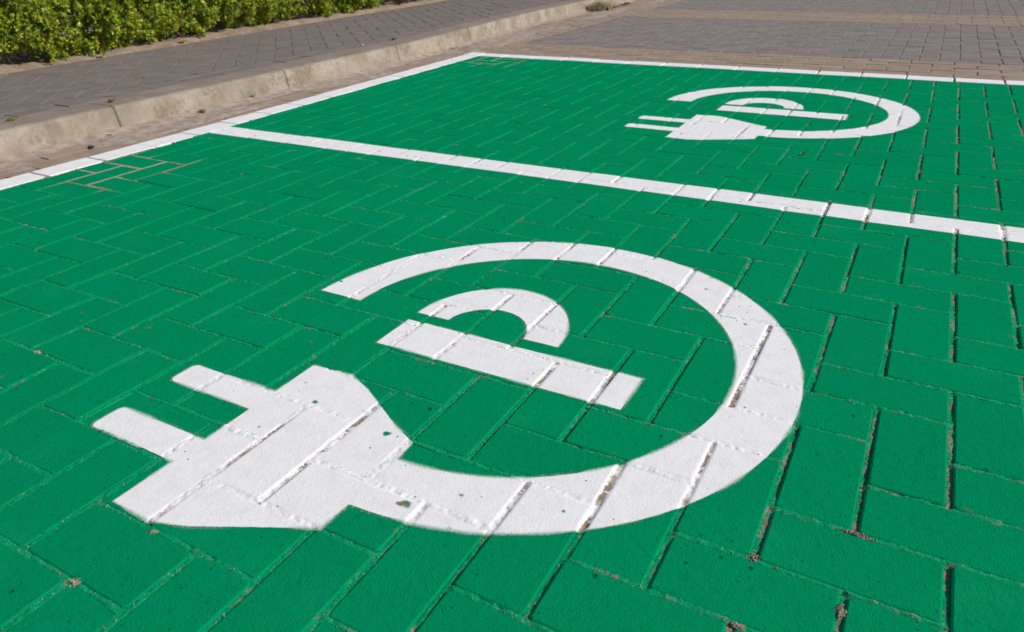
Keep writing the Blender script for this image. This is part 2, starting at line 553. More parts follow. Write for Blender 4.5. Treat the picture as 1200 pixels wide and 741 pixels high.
def surface(u, v):
    """paved surface height (m), closeness to a joint 0..1, joint flag"""
    ii = np.clip(np.floor(u).astype(int) - I0 + 2, 0, NI + 5); jj = np.clip(np.floor(v).astype(int) - J0 + 2, 0, NJ + 5)
    P = HP[cellB[ii, jj]]
    x = u - P[:, 0] - P[:, 4] / U; y = v - P[:, 1] - P[:, 5] / U
    c, s = np.cos(P[:, 9]), np.sin(P[:, 9])
    xr, yr = x * c + y * s, -x * s + y * c
    dx, dy = P[:, 2] - np.abs(xr), P[:, 3] - np.abs(yr)
    d = np.minimum(dx, dy) * U
    ch = CH * U
    prof = np.where(d >= ch, 0.0, np.where(d >= 0.35 * ch, -0.0016 * (ch - d) / (0.65 * ch), -0.0016 - 0.0124 * (0.35 * ch - d) / (0.35 * ch)))
    zb = P[:, 6] + (P[:, 7] * x + P[:, 8] * y) * U + prof
    zs = sand_level(u, v, (dx < dy).astype(float))
    z = np.where(d > 0.0034, zb, np.maximum(zb, np.minimum(zs, 0.0004)))
    j = sstep(0.0045, -0.001, d)
    return z, j, d

# ------------------------------------------------------------------ the ground
E = 400.0
obj('ground', [(-E, -E, -0.10), (E, -E, -0.10), (E, E, -0.10), (-E, E, -0.10)], [(0, 1, 2, 3)], M_EARTH)['kind'] = 'structure'

# ------------------------------------------------------------------ green parking pavement
UR = 13.0
park = obj('parking_pavement', np.array([(-26, -11, 0), (UR, -11, 0), (UR, 34, 0), (-26, 34, 0)]) * (U, U, 0) + (0, 0, -0.030), [(0, 1, 2, 3)], M_JSAND)
park['kind'] = 'structure'
bricks = []
for q, (cx, cy, hx, hy, jt) in enumerate(herr):
    poly = [(cx - hx, cy - hy), (cx + hx, cy - hy), (cx + hx, cy + hy), (cx - hx, cy + hy)]
    full = len(poly)
    key = 'h' if hx > hy else 'v'
    ul = float(uL(cy))
    if cx + hx < ul or cx - hx > UR or cy - hy > V_END or cy + hy < -10.5: continue
    p2 = clip(clip(clip(poly, -1, 0.0, -(ul + 0.04)), 0, 1, V_END - 0.03), 1, 0, UR)
    if len(p2) < 3 or area(p2) < 0.12: continue
    if abs(area(p2) - area(poly)) > 1e-6:
        key = None
        # keep the tilt plane about the uncut brick's centre
        mx = sum(p[0] for p in p2) / len(p2) - cx; my = sum(p[1] for p in p2) / len(p2) - cy
        jt = (jt[0], jt[1], jt[2] + (jt[3] * mx + jt[4] * my) * U, jt[3], jt[4], 0.0)
    bricks.append((p2, jt, key))
lay(park, bricks, M_GREEN, 'brick', 'brick_paving')

# joint sand: a fine sheet of grains near the camera, coarser beyond, only where there is a joint
def sand_patch(u0, u1, v0, v1, s, dmax):
    us = np.arange(u0, u1 + s * 0.5, s); vs = np.arange(v0, v1 + s * 0.5, s)
    uu, vv = np.meshgrid(us, vs)
    u, v = uu.ravel(), vv.ravel()
    z, j, d = surface(u, v)
    ii = np.clip(np.floor(u).astype(int) - I0 + 2, 0, NI + 5); jj = np.clip(np.floor(v).astype(int) - J0 + 2, 0, NJ + 5)
    P = HP[cellB[ii, jj]]
    across = ((P[:, 2] - np.abs(u - P[:, 0])) < (P[:, 3] - np.abs(v - P[:, 1]))).astype(float)
    zz = sand_level(u, v, across)
    zz = np.minimum(zz, 0.0004)
    zz = np.where(d > 0.004, zz - 0.004, zz)
    keep = (d < dmax) & (u > uL(v)) & (v < V_END)
    kg = keep.reshape(uu.shape)
    fk = kg[:-1, :-1] | kg[1:, :-1] | kg[:-1, 1:] | kg[1:, 1:]
    r, c = np.nonzero(fk)
    W = len(us)
    a = r * W + c
    F = np.c_[a, a + 1, a + 1 + W, a + W]
    used = np.unique(F)
    remap = -np.ones(len(u), int); remap[used] = np.arange(len(used))
    right = sstep(-6, 1, u) * 0.20 * (0.35 + 0.65 * across[:]) + 0.14 * sstep(8, 20, v) * across * sstep(-3, 2, u)
    bare = np.maximum(right, bare_mask(u, v))
    return np.c_[u * U, v * U, zz][used], remap[F], bare[used]

def joined_sand(patches):
    V = []; F = []; B = []; n = 0
    for a in patches:
        v, f, b = sand_patch(*a)
        V.append(v); F.append(f + n); B.append(b); n += len(v)
    return np.concatenate(V), np.concatenate(F), np.concatenate(B)

Vs, Fs, Bs = joined_sand([(-14, 5, -7, 12.0, 0.0270, 0.0030)])
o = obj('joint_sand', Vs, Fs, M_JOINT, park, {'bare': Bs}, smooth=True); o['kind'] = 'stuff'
Vs, Fs, Bs = joined_sand([(-26, -14, -11, 12, 0.05, 0.0035), (5, UR, -11, 12, 0.06, 0.0035), (-26, UR, 12, 34, 0.055, 0.0035), (-14, 5, -11, -7, 0.06, 0.0035)])
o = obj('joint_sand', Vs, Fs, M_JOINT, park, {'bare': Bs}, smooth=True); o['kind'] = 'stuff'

# ------------------------------------------------------------------ painted marks, draped over bricks and joints
def sd_box(u, v, u0, u1, v0, v1):
    qx = np.abs(u - (u0 + u1) / 2) - (u1 - u0) / 2; qy = np.abs(v - (v0 + v1) / 2) - (v1 - v0) / 2
    return -(np.hypot(np.maximum(qx, 0), np.maximum(qy, 0)) + np.minimum(np.maximum(qx, qy), 0))

def sd_poly(u, v, P):
    d = np.full(u.shape, 1e9); ins = np.zeros(u.shape, bool)
    n = len(P)
    for k in range(n):
        ax, ay = P[k]; bx, by = P[(k + 1) % n]
        ex, ey = bx - ax, by - ay
        t = np.clip(((u - ax) * ex + (v - ay) * ey) / (ex * ex + ey * ey), 0, 1)
        d = np.minimum(d, np.hypot(u - ax - t * ex, v - ay - t * ey))
        cr = ((ay > v) != (by > v)) & (u < (bx - ax) * (v - ay) / (by - ay + 1e-12) + ax)
        ins ^= cr
    return np.where(ins, d, -d)

RC, RV, RO, RI = -4.92, 2.385, 4.865, 3.81
def sd_cable(u, v):
    r = np.hypot(u - RC, v - RV)
    ring = np.minimum(RO - r, r - RI)
    # the lower left quarter belongs to the plug
    cut = np.maximum(u - RC, v - RV)
    return np.minimum(ring, cut)
PLUG = [(-7.79, -3.90), (-7.02, -3.93), (-6.50, -3.76), (-4.93, -2.98), (-4.90, -2.50), (-4.90, -1.44), (-4.92, -1.02), (-5.40, -0.80), (-6.45, -0.18), (-6.97, 0.03), (-7.79, 0.0)]
def sd_plug(u, v): return sd_poly(u, v, PLUG)
def sd_prong(v0, v1):
    def f(u, v):
        d = sd_box(u, v, -9.72 + 0.12, -7.79, v0 + 0.12, v1 - 0.12)
        return np.maximum(d + 0.12, -9) * (u <= -7.6) + np.minimum(d, -0.01) * (u > -7.6)
    return f
def sd_stem(u, v): return sd_box(u, v, -7.31, -2.50, 1.13, 2.14)
def sd_bowl(u, v):
    a = np.hypot((u + 5.77) / 1.545, np.maximum(v - 2.47, 0) / 1.80)
    o_ = (1 - a) * 1.6
    b = np.hypot((u + 5.77) / 0.815, np.maximum(v - 2.47, 0) / 0.79)
    i_ = (b - 1) * 0.8
    return np.minimum(np.minimum(o_, i_), v - 2.46)

PARTS = [('cable', [sd_cable]), ('plug_body', [sd_plug]), ('prong', [sd_prong(-1.50, -0.94)]), ('prong', [sd_prong(-2.96, -2.39)]), ('letter_stem', [sd_stem]), ('letter_bowl', [sd_bowl])]

def at(px, py, z=0.0):
    """ground point (in units) under a pixel of the 1200-wide photograph, from the solved camera"""
    d = Rm @ Vector(((px - 600) / 840.504, -(py - 370.5) / 840.504, -1))
    c = cam.matrix_world.translation
    t = (z - c.z) / d.z
    return ((c.x + d.x * t) / U, (c.y + d.y * t) / U)
CHIPS = [(*at(x, y), r) for x, y, r in ((474, 591, 0.10), (369, 471, 0.05), (453, 508, 0.07), (400, 330, 0.045), (873, 380, 0.05), (760, 490, 0.04), (330, 640, 0.05), (303, 500, 0.03), (827, 339, 0.04), (541, 517, 0.03), (540, 580, 0.03), (660, 600, 0.03))]

def drape(parts, parent, mat, s, bb, sc=1.0, off=(0, 0), margin=0.075, fray=0.0):
    us = np.arange(bb[0], bb[1], s); vs = np.arange(bb[2], bb[3], s)
    uu, vv = np.meshgrid(us, vs)
    u, v = uu.ravel(), vv.ravel()
    lu, lv = (u - off[0]) / sc, (v - off[1]) / sc
    D = np.stack([np.max([f(lu, lv) for f in fs], axis=0) * sc for _, fs in parts])
    best = D.max(0); own = D.argmax(0)
    keep = best > -margin
    z, j, d = surface(u, v)
    zu, _, _ = surface(u + 0.4 * s, v); zd, _, _ = surface(u - 0.4 * s, v)
    z = np.maximum(z, (zu + zd) / 2) + 0.0003 + 0.0005 * j
    jd = j * sstep(0.0006, -0.0026, z)
    chip = np.zeros(len(u))
    if parent is not None:
        for cu, cv, cr in CHIPS:
            dd = np.hypot(u - cu, (v - cv) * 1.2) / cr
            near = dd < 2
            wob = vnoise(u[near] * 17, v[near] * 17, 61)
            chip[near] = np.maximum(chip[near], sstep(1.15, 0.75, dd[near] + 0.9 * (wob - 0.5)))
    W = len(us)
    kg = keep.reshape(uu.shape)
    fk = kg[:-1, :-1] & kg[1:, :-1] & kg[:-1, 1:] & kg[1:, 1:]
    r, c = np.nonzero(fk)
    a = r * W + c
    F = np.c_[a, a + 1, a + 1 + W, a + W]
    fo = own[a]
    for k, (nm, _) in enumerate(parts):
        f = F[fo == k]
        if not len(f): continue
        used = np.unique(f)
        remap = -np.ones(len(u), int); remap[used] = np.arange(len(used))
        V = np.c_[u * U, v * U, z][used]
        at = {'sd': best[used] * U, 'jd': jd[used], 'chip': chip[used]}
        if parent is None:
            return obj(nm, V, remap[f], mat, None, at, smooth=True)
        obj(nm, V, remap[f], mat, parent, at, smooth=True)

sym = tag(empty('charging_symbol', (RC * U, RV * U, 0)), 'large white plug, ring and letter P painted on the nearest green bay', 'road marking', 'white electric charging symbols painted on the green bays')
drape(PARTS, sym, M_WHITE, 0.0205, (-9.95, 0.1, -4.1, 7.4))
OFF, SCL = (0.76, 22.05), 1.037
sym2 = tag(empty('charging_symbol', ((RC * SCL + OFF[0]) * U, (RV * SCL + OFF[1]) * U, 0)), 'white plug, ring and letter P on the green bay beyond the dividing line', 'road marking', 'white electric charging symbols painted on the green bays')
drape(PARTS, sym2, M_WHITE, 0.034, (-9.8, 1.0, 17.8, 29.8), SCL, OFF)
dv = drape([('dividing_line', [lambda u, v: sd_box(u, v, -24.3, UR + 2, 11.64, 12.72)])], None, M_WHITE, 0.032, (-24.2, UR, 11.5, 12.86))
tag(dv, 'straight white painted line between the two green bays', 'road marking')

# white stretcher courses: along the gutter and at the far end
el = tag(empty('edge_line', (-24.7 * U, 12 * U, 0)), 'white painted brick row along the gutter, left side of the green bays', 'road marking')
eb = []
v = 5.1 - 2.03 * 8
k = 0
while v < V_END + 1.1:
    v1 = min(v + 2.03, V_END + 1.17)
    jt = jit(500 + k, 0.003, 0.001, 0.006, 0.010)
    um = float(uL((v + v1) / 2))
    eb.append(([(um - 1.07, v + 0.02), (um - 0.0, v + 0.02), (um - 0.0, v1 - 0.02), (um - 1.07, v1 - 0.02)], jt, None))
    v += 2.03; k += 1
lay(el, eb, M_WBRICK, 'brick', 'brick_row', z0=0.0005, ch=0.6)
fl = tag(empty('end_line', (-8 * U, 34.2 * U, 0)), 'white painted brick row across the far end of the green bays', 'road marking')
fb = []
u = -8.59 - 2.08 * 8
k = 0
ulast = float(uL(33.6))
fb.append(([(ulast + 0.03, V_END + 0.02), (u - 0.03, V_END + 0.02), (u - 0.03, V_END + 1.16), (ulast + 0.03, V_END + 1.16)], jit(800, 0.001), None)) if u - ulast > 0.3 else None
while u < UR:
    if u > ulast:
        fb.append(([(u + 0.035, V_END + 0.02), (u + 2.045, V_END + 0.02), (u + 2.045, V_END + 1.16), (u + 0.035, V_END + 1.16)], jit(801 + k, 0.0025, 0.001, 0.006, 0.006), None))
    elif u + 2.08 > ulast + 0.3:
        fb.append(([(ulast + 0.03, V_END + 0.02), (u + 2.045, V_END + 0.02), (u + 2.045, V_END + 1.16), (ulast + 0.03, V_END + 1.16)], jit(801 + k, 0.001), None))
    u += 2.08; k += 1
lay(fl, fb, M_WBRICK, 'brick', 'brick_row', z0=0.0005, ch=0.6)

# ------------------------------------------------------------------ gutter pavers between edge line and kerb
gut = obj('gutter', np.array([(-34, -12, 0), (-24.6, -12, 0), (-24.6, 130, 0), (-34, 130, 0)]) * (U, U, 0) + (0, 0, -0.0035), [(0, 1, 2, 3)], M_SAND)
gut['kind'] = 'structure'
gb = []
for row in range(5):
    v = -11.0 + 0.9 * (row % 2); k = 0
    while v < 128:
        vm = v + 1.03
        right = float(uL(min(vm, 33))) - 1.12 if vm < V_END + 1 else -25.35
        r1 = right - 1.06 * row; r0 = r1 - 1.02
        lim = KF + float(kerb_off(vm)) + 0.35
        if r1 - lim > 0.3:
            r0 = max(r0, lim)
            v0_, v1_ = v + 0.02, v + 2.04
            if not (row == 0 and v0_ < V_END + 1.3 < v1_):
                gb.append(([(r0, v0_), (r1, v0_), (r1, v1_), (r0, v1_)], jit(9000 + row * 400 + k, 0.0015, 0.0012, 0.008, 0.006), None))
        v += 2.06; k += 1
lay(gut, gb, M_TAN, 'paver', 'paver_row', 200, 0.0, 0.04, 0.6)

# drifted sand against the kerb
us = np.linspace(0, 1, 30); vs = np.arange(-11, 110, 0.16)
tt, vv = np.meshgrid(us, vs)
ub = KF + kerb_off(vv) - 0.05
rr = np.where(vv < 34.5, uL(vv) - 1.15, -25.4)
uu = ub + (rr - ub) * tt
hgt = -0.0035 + 0.021 * np.exp(-((uu - ub) / 0.62) ** 1.2) + 0.0125 * (vnoise(uu * 0.8, vv * 0.28, 21) - 0.42) + 0.0045 * (vnoise(uu * 2.6, vv * 1.3, 22) - 0.5) + 0.002 * (vnoise(uu * 7, vv * 6, 23) - 0.5)
hgt = hgt - 0.004 * sstep(0.80, 1.0, tt)
n, w = uu.shape
a = (np.arange(n - 1)[:, None] * w + np.arange(w - 1)[None]).ravel()
o = obj('drifted_sand', np.c_[uu.ravel() * U, vv.ravel() * U, hgt.ravel()], np.c_[a, a + 1, a + 1 + w, a + w], M_SAND, gut, smooth=True)
o['kind'] = 'stuff'

# ------------------------------------------------------------------ kerb of one-metre stones
kerb = tag(empty('kerb', (KF * U, 10 * U, 0)), 'weathered concrete kerb between gutter and grey sidewalk', 'kerb')
prof = [(0.30, -0.10), (0.27, 0.0), (0.13, 0.074), (0.10, 0.090), (0.04, 0.099), (-0.07, KZ), (-0.9, KZ + 0.001), (KB - KF + 0.03, KZ), (KB - KF + 0.0, KZ - 0.004), (KB - KF, -0.10)]
joints = [0.75 + 9.63 * k for k in range(-2, 14)]
for a, b in zip(joints[:-1], joints[1:]):
    a, b = a + 0.018, b - 0.018
    ns = 26
    ss = np.concatenate(([a], np.linspace(a + 0.06, b - 0.06, ns - 2), [b]))
    V = []; Wk = []
    for q, s_ in enumerate(ss):
        ko = float(kerb_off(s_))
        for kx, (du, z) in enumerate(prof):
            wob = 0.03 * (vnoise(np.array([s_ * 0.9]), np.array([kx * 3.1]), 31)[0] - 0.5) + 0.03 * (vnoise(np.array([s_ * 3.1]), np.array([kx * 5.3]), 32)[0] - 0.5)
            shr = 0.04 if q in (0, ns - 1) else 0
            V.append(((KF + ko + du + wob * (2 < kx < 6) - shr * (0 < kx < 6)) * U, s_ * U, z - (0.003 if shr and kx > 2 else 0) + wob * 0.03 * (kx > 2)))
            Wk.append(1.0 if 5 <= kx <= 8 else (0.6 if kx == 4 else 0.0))
    P = len(prof)
    F = []
    for r in range(ns - 1):
        for c in range(P - 1):
            i0 = r * P + c
            F.append((i0, i0 + P, i0 + P + 1, i0 + 1))
    F.append(tuple(range(P))); F.append(tuple(range((ns - 1) * P, ns * P))[::-1])
    obj('kerb_stone', np.array(V), F, M_KERB, kerb, {'walked': Wk}, smooth=False)

# ------------------------------------------------------------------ sidewalk: 45 degree herringbone with a border course
vs = np.arange(-12, 131, 3.0)
kl = KB + kerb_off(vs) + 0.02
sl = uS(vs) - 0.3
V = np.concatenate([np.c_[sl * U, vs * U, np.full(len(vs), KZ - 0.0022)], np.c_[kl * U, vs * U, np.full(len(vs), KZ - 0.0022)]])
m = len(vs)
walk = obj('sidewalk', V, [(k, k + m, k + m + 1, k + 1) for k in range(m - 1)], M_WSAND)
walk['kind'] = 'structure'
wb = []
v = -11.0; k = 0
while v < 125:
    k0, k1 = KB + float(kerb_off(v)), KB + float(kerb_off(v + 2.06))
    wb.append(([(k0 - 1.06, v + 0.03), (k0 - 0.04, v + 0.03), (k1 - 0.04, v + 2.03), (k1 - 1.06, v + 2.03)], jit(20000 + k, 0.001, 0.0012, 0.008, 0.0), None))
    v += 2.06; k += 1
c45 = math.sqrt(0.5)
for i in range(-90, 130):
    for j in range(-90, 130):
        kk = (i - j) % 4
        if kk not in (0, 1): continue
        w, h = (2, 1) if kk == 1 else (1, 2)
        loc = [(i + 0.016, j + 0.016), (i + w - 0.016, j + 0.016), (i + w - 0.016, j + h - 0.016), (i + 0.016, j + h - 0.016)]
        poly = [((x * c45 - y * c45) * 1.03 - 35, (x * c45 + y * c45) * 1.03) for x, y in loc]
        cy = sum(p[1] for p in poly) / 4; cx = sum(p[0] for p in poly) / 4
        if not (-11 < cy < 120) or cx > -26 or cx < -56: continue
        ku = KB + float(kerb_off(cy)) - 1.12
        su = float(uS(cy))
        if cx - 1.6 > ku or cx + 1.6 < su: continue
        slope = float(kerb_off(cy + 0.5) - kerb_off(cy - 0.5))
        p2 = clip(poly, 1, -slope, ku - slope * cy)
        if len(p2) >= 3: p2 = clip(p2, -1, -0.083, -su - 0.083 * cy)
        if len(p2) < 3 or area(p2) < 0.15: continue
        q2 = [p2[0]]
        for p in p2[1:]:
            if math.hypot(p[0] - q2[-1][0], p[1] - q2[-1][1]) > 0.05: q2.append(p)
        if math.hypot(q2[0][0] - q2[-1][0], q2[0][1] - q2[-1][1]) < 0.05: q2.pop()
        if len(q2) < 3: continue
        key = None if len(q2) != 4 or abs(area(q2) - area(poly)) > 1e-4 else ('wh' if kk == 1 else 'wv')
        wb.append((q2, jit(30000 + (i + 100) * 300 + j, 0.0012, 0.0016, 0.012, 0.006), key))
lay(walk, wb, M_WALK, 'brick', 'brick_paving', 300, KZ, 0.0, 0.7)

# ------------------------------------------------------------------ road beyond the bays: tan bands and grey herringbone
UR2 = 45.0
road = obj('road', np.array([(-25.3, 34.9, 0), (UR2, 34.9, 0), (UR2, 150, 0), (-25.3, 150, 0)]) * (U, U, 0) + (0, 0, -0.0028), [(0, 1, 2, 3)], M_JSAND)
road['kind'] = 'structure'
def courses(v0, n, step, u0, u1, seed):
    out = []
    for r in range(n):
        u = u0 + (0.0 if r % 2 == 0 else -1.04); k = 0
        while u < u1:
            a = max(u + 0.03, u0 + 0.02)
            if u + 2.05 - a > 0.3:
                out.append(([(a, v0 + r * step + 0.015), (u + 2.05, v0 + r * step + 0.015), (u + 2.05, v0 + (r + 1) * step - 0.02), (a, v0 + (r + 1) * step - 0.02)], jit(seed + r * 100 + k, 0.0015, 0.0010, 0.006, 0.004), None))
            u += 2.08; k += 1
    return out
band1 = courses(V_END + 1.2, 5, 1.03, -25.3, UR2, 40000)
lay(road, band1, M_TAN, 'tan_brick', 'tan_brick_row', 130, 0.0, 0.0, 0.8, min_area=10)
band2 = courses(59.8, 7, 1.08, -25.3, UR2, 45000)
lay(road, band2, M_TAN, 'tan_brick', 'tan_brick_row', 120, 0.0, 0.0, 0.8, min_area=25)
def herring(u0, u1, v0, v1, seed):
    out = []
    for i in range(int(u0) - 3, int(u1) + 3):
        for j in range(int(v0) - 3, int(v1) + 3):
            kk = (i - j) % 4
            if kk not in (0, 1): continue
            w, h = (2, 1) if kk == 1 else (1, 2)
            poly = [(i + 0.036, j + 0.014), (i + w - 0.036, j + 0.014), (i + w - 0.036, j + h - 0.014), (i + 0.036, j + h - 0.014)]
            p2 = clip(clip(clip(clip(poly, -1, 0, -u0), 1, 0, u1), 0, -1, -v0), 0, 1, v1)
            if len(p2) < 3 or area(p2) < 0.15: continue
            key = ('gh' if kk == 1 else 'gv') if abs(area(p2) - area(poly)) < 1e-6 else None
            out.append((p2, jit(seed + (i + 100) * 300 + j, 0.0018, 0.0009, 0.006, 0.006), key))
    return out
lay(road, herring(-25.25, UR2, 40.0, 59.78, 50000), M_GREY, 'grey_brick', 'grey_brick_paving', 300, 0.0, 0.0, 0.7, min_area=15)
lay(road, herring(-25.25, UR2, 67.4, 150, 60000), M_GREY, 'grey_brick', 'grey_brick_paving', 0, 0.0, 0.0, 1.0)

# ------------------------------------------------------------------ planting bed and hedge
us = np.linspace(0, 1, 60); vs = np.arange(-12, 125, 0.45)
tt, vv = np.meshgrid(us, vs)
s0 = uS(vv)
uu = s0 - tt * 40 * np.where(tt < 0.5, 0.6, 0.2 + 0.8 * tt)
zz = KZ - 0.012 + 0.022 * sstep(0.02, 0.09, tt) + 0.022 * (vnoise(uu * 1.6, vv * 1.6, 41) - 0.4) * sstep(0.0, 0.03, tt) + 0.016 * (vnoise(uu * 5, vv * 5, 42) - 0.5) * sstep(0.0, 0.02, tt)
n, w = uu.shape
a = (np.arange(n - 1)[:, None] * w + np.arange(w - 1)[None]).ravel()
bed = obj('planting_bed', np.c_[uu.ravel() * U, vv.ravel() * U, zz.ravel()], np.c_[a, a + w, a + 1 + w, a + 1], M_SOIL, None, smooth=True)
bed['kind'] = 'structure'

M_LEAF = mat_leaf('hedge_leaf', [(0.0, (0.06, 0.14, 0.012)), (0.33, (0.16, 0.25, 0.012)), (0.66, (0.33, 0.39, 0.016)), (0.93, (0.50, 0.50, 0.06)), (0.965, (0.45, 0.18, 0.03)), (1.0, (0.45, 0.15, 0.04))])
M_STEM = mat_plain('hedge_stem_bark', (0.16, 0.12, 0.075), (0.27, 0.21, 0.13), 30, 0.9)
hedge = tag(empty('hedge', (-45.5 * U, 30 * U, KZ)), 'low leafy green hedge in dry soil along the far side of the sidewalk', 'hedge')
HH = 0.56
def hedge_front(v): return uS(v) - 1.15
def leaves(n, depth_lo, depth_hi, seed, tips):
    r = np.random.default_rng(seed)
    # twig tips on the front, top and inside of the hedge, in units
    v = r.uniform(2, 90, n)
    t = r.uniform(0, 1.4, n)            # 0..1 up the front, then over the top
    lump = 1.4 * (vnoise(v * 0.36, t * 2.0, 51) - 0.5) + 1.9 * (vnoise(v * 0.95, t * 4.2, 52) - 0.5)
    front = t < 1
    zf = 0.015 + (HH - 0.015) * np.where(front, t, 1.0)
    under = np.where(front, 0.9 * (1 - sstep(0.0, 0.30, t)), 0)
    back = np.where(front, 0, (t - 1) / 0.55 * 5.4)
    dep = r.uniform(depth_lo, depth_hi, n)
    edge = np.where(front, 0.9 * sstep(0.75, 1.0, t), 0.9 * (1 - sstep(0, 0.2, t - 1)))
    u = hedge_front(v) + lump - under - back - edge - dep
    z = KZ + zf + 0.05 * lump * (~front) + np.where(front, 0, -dep * U * 0.8) + r.normal(0, 0.012, n)
    # holes towards the ground
    low = vnoise(v * 0.55, v * 0.0 + 3.3, 77)
    keep = ~(front & (zf < -0.10 + 0.25 * low)) & (vnoise(v * 1.15, t * 5.0 + 9, 88) > 0.2)
    u, v, z, front = u[keep], v[keep], z[keep], front[keep]
    m = len(u)
    base = np.c_[u * U, v * U, z]
    out = np.where(front[:, None], np.array([[0.75, -0.15, 0.62]]), np.array([[0.25, 0, 1.0]])) + r.normal(0, 0.45, (m, 3))
    out /= np.linalg.norm(out, axis=1)[:, None]
    V = []; T = []
    # leaves round each tip
    k = tips
    B = np.repeat(base, k, 0); O = np.repeat(out, k, 0)
    s = r.uniform(-0.030, 0.012, (m * k, 1))
    rnd = r.normal(0, 1, (m * k, 3))
    side = np.cross(O, rnd); side /= np.linalg.norm(side, axis=1)[:, None] + 1e-9
    lean = r.uniform(0.35, 1.0, (m * k, 1))
    D = O * lean + side * 0.9 + np.array([[0.12, 0, 0.1]])
    D /= np.linalg.norm(D, axis=1)[:, None]
    N = np.cross(D, np.cross(O + 0.3 * rnd * 0.3, D)); N /= np.linalg.norm(N, axis=1)[:, None] + 1e-9
    S = np.cross(D, N)
    Lg = r.uniform(0.014, 0.028, (m * k, 1)); Wd = Lg * r.uniform(0.25, 0.34, (m * k, 1))
    b = B + O * s
    p0 = b
    p1 = b + D * Lg * 0.55 + S * Wd + N * Lg * 0.10
    p2 = b + D * Lg - N * Lg * 0.10
    p3 = b + D * Lg * 0.55 - S * Wd + N * Lg * 0.10
    pm = b + D * Lg * 0.55
    Vv = np.stack([p0, p1, p2, p3, pm], 1).reshape(-1, 3)
    q = np.arange(m * k)[:, None] * 5
    F = np.concatenate([q + np.array([[0, 1, 2, 4]]), q + np.array([[0, 4, 2, 3]])])
    tipt = np.clip(r.beta(2.2, 2.2, m)[:, None] * 0.9 + r.normal(0, 0.12, (m, k)) + 0.14 * (s.reshape(m, k) > -0.004), 0, 0.92).ravel()
    tipt = np.where(r.uniform(0, 1, m * k) < 0.014, r.uniform(0.95, 1.0, m * k), tipt)
    return Vv, F, np.repeat(tipt, 5)
A1 = leaves(30000, 0.0, 0.8, 51, 9)
A2 = leaves(9000, 0.9, 2.8, 61, 7)
A3 = leaves(15000, 2.4, 5.0, 71, 7)
V = np.concatenate([A1[0], A2[0], A3[0]]); F = np.concatenate([A1[1], A2[1] + len(A1[0]), A3[1] + len(A1[0]) + len(A2[0])]); T = np.concatenate([A1[2], A2[2] * 0.7, A3[2] * 0.5])  # inner layers toned darker: shade inside the hedge put into leaf colour
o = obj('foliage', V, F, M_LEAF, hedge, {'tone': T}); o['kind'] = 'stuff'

def tube(pts, rad, seg=6):
    pts = [Vector(p) for p in pts]
    V = []; F = []
    for k, p in enumerate(pts):
        d = (pts[min(k + 1, len(pts) - 1)] - pts[max(k - 1, 0)]).normalized()
        a = d.orthogonal().normalized(); b = d.cross(a)
        r = rad[k] if hasattr(rad, '__len__') else rad
        for q in range(seg):
            t = 2 * math.pi * q / seg
            V.append(p + a * math.cos(t) * r + b * math.sin(t) * r)
    for k in range(len(pts) - 1):
        for q in range(seg):
            F.append((k * seg + q, k * seg + (q + 1) % seg, (k + 1) * seg + (q + 1) % seg, (k + 1) * seg + q))
    F.append(tuple(range(seg))[::-1]); F.append(tuple(range((len(pts) - 1) * seg, len(pts) * seg)))
    return [tuple(v) for v in V], F
rs = random.Random(5)
v = 3.0
while v < 88:
    u = float(hedge_front(v)) + rs.uniform(-2.2, -0.7)
    x, y = u * U, v * U
    pts = [(x, y, KZ - 0.01)]
    lx, ly = rs.uniform(-0.5, -0.1), rs.uniform(-0.35, 0.35)
    for q in range(1, 5):
        pts.append((x + lx * q * 0.06 + rs.uniform(-.008, .008), y + ly * q * 0.06 + rs.uniform(-.01, .01), KZ + q * 0.065))
    V, F = tube(pts, [0.007, 0.006, 0.005, 0.004, 0.003])
    obj('stem', V, F, M_STEM, hedge, smooth=True)
    v += rs.uniform(1.6, 4.4)

# ------------------------------------------------------------------ small things lying about
M_DRY = mat_leaf('dry_leaf', [(0.0, (0.20, 0.09, 0.035)), (0.5, (0.34, 0.17, 0.07)), (1.0, (0.45, 0.27, 0.12))], 0.15, 0.7)
M_ORANGE = mat_leaf('orange_leaf', [(0.0, (0.42, 0.13, 0.05)), (1.0, (0.55, 0.22, 0.08))], 0.2, 0.6)
M_MOSS = mat_leaf('moss', [(0.0, (0.10, 0.12, 0.02)), (0.6, (0.24, 0.23, 0.05)), (1.0, (0.36, 0.33, 0.08))], 0.2, 0.8)
M_STRAW = mat_leaf('straw', [(0.0, (0.30, 0.25, 0.15)), (0.7, (0.45, 0.39, 0.25)), (1.0, (0.30, 0.32, 0.12))], 0.2, 0.8)
M_STONE = mat_plain('tan_stone', (0.30, 0.22, 0.14), (0.45, 0.35, 0.24), 60)
M_PALE = mat_plain('white_stone', (0.55, 0.53, 0.50), (0.72, 0.70, 0.67), 60)
M_DARKST = mat_plain('dark_stone', (0.045, 0.04, 0.038), (0.08, 0.07, 0.065), 60)
M_CLOD = mat_sand('sand_clod', (0.20, 0.15, 0.105), (0.36, 0.285, 0.215), None, 90, 0.002)

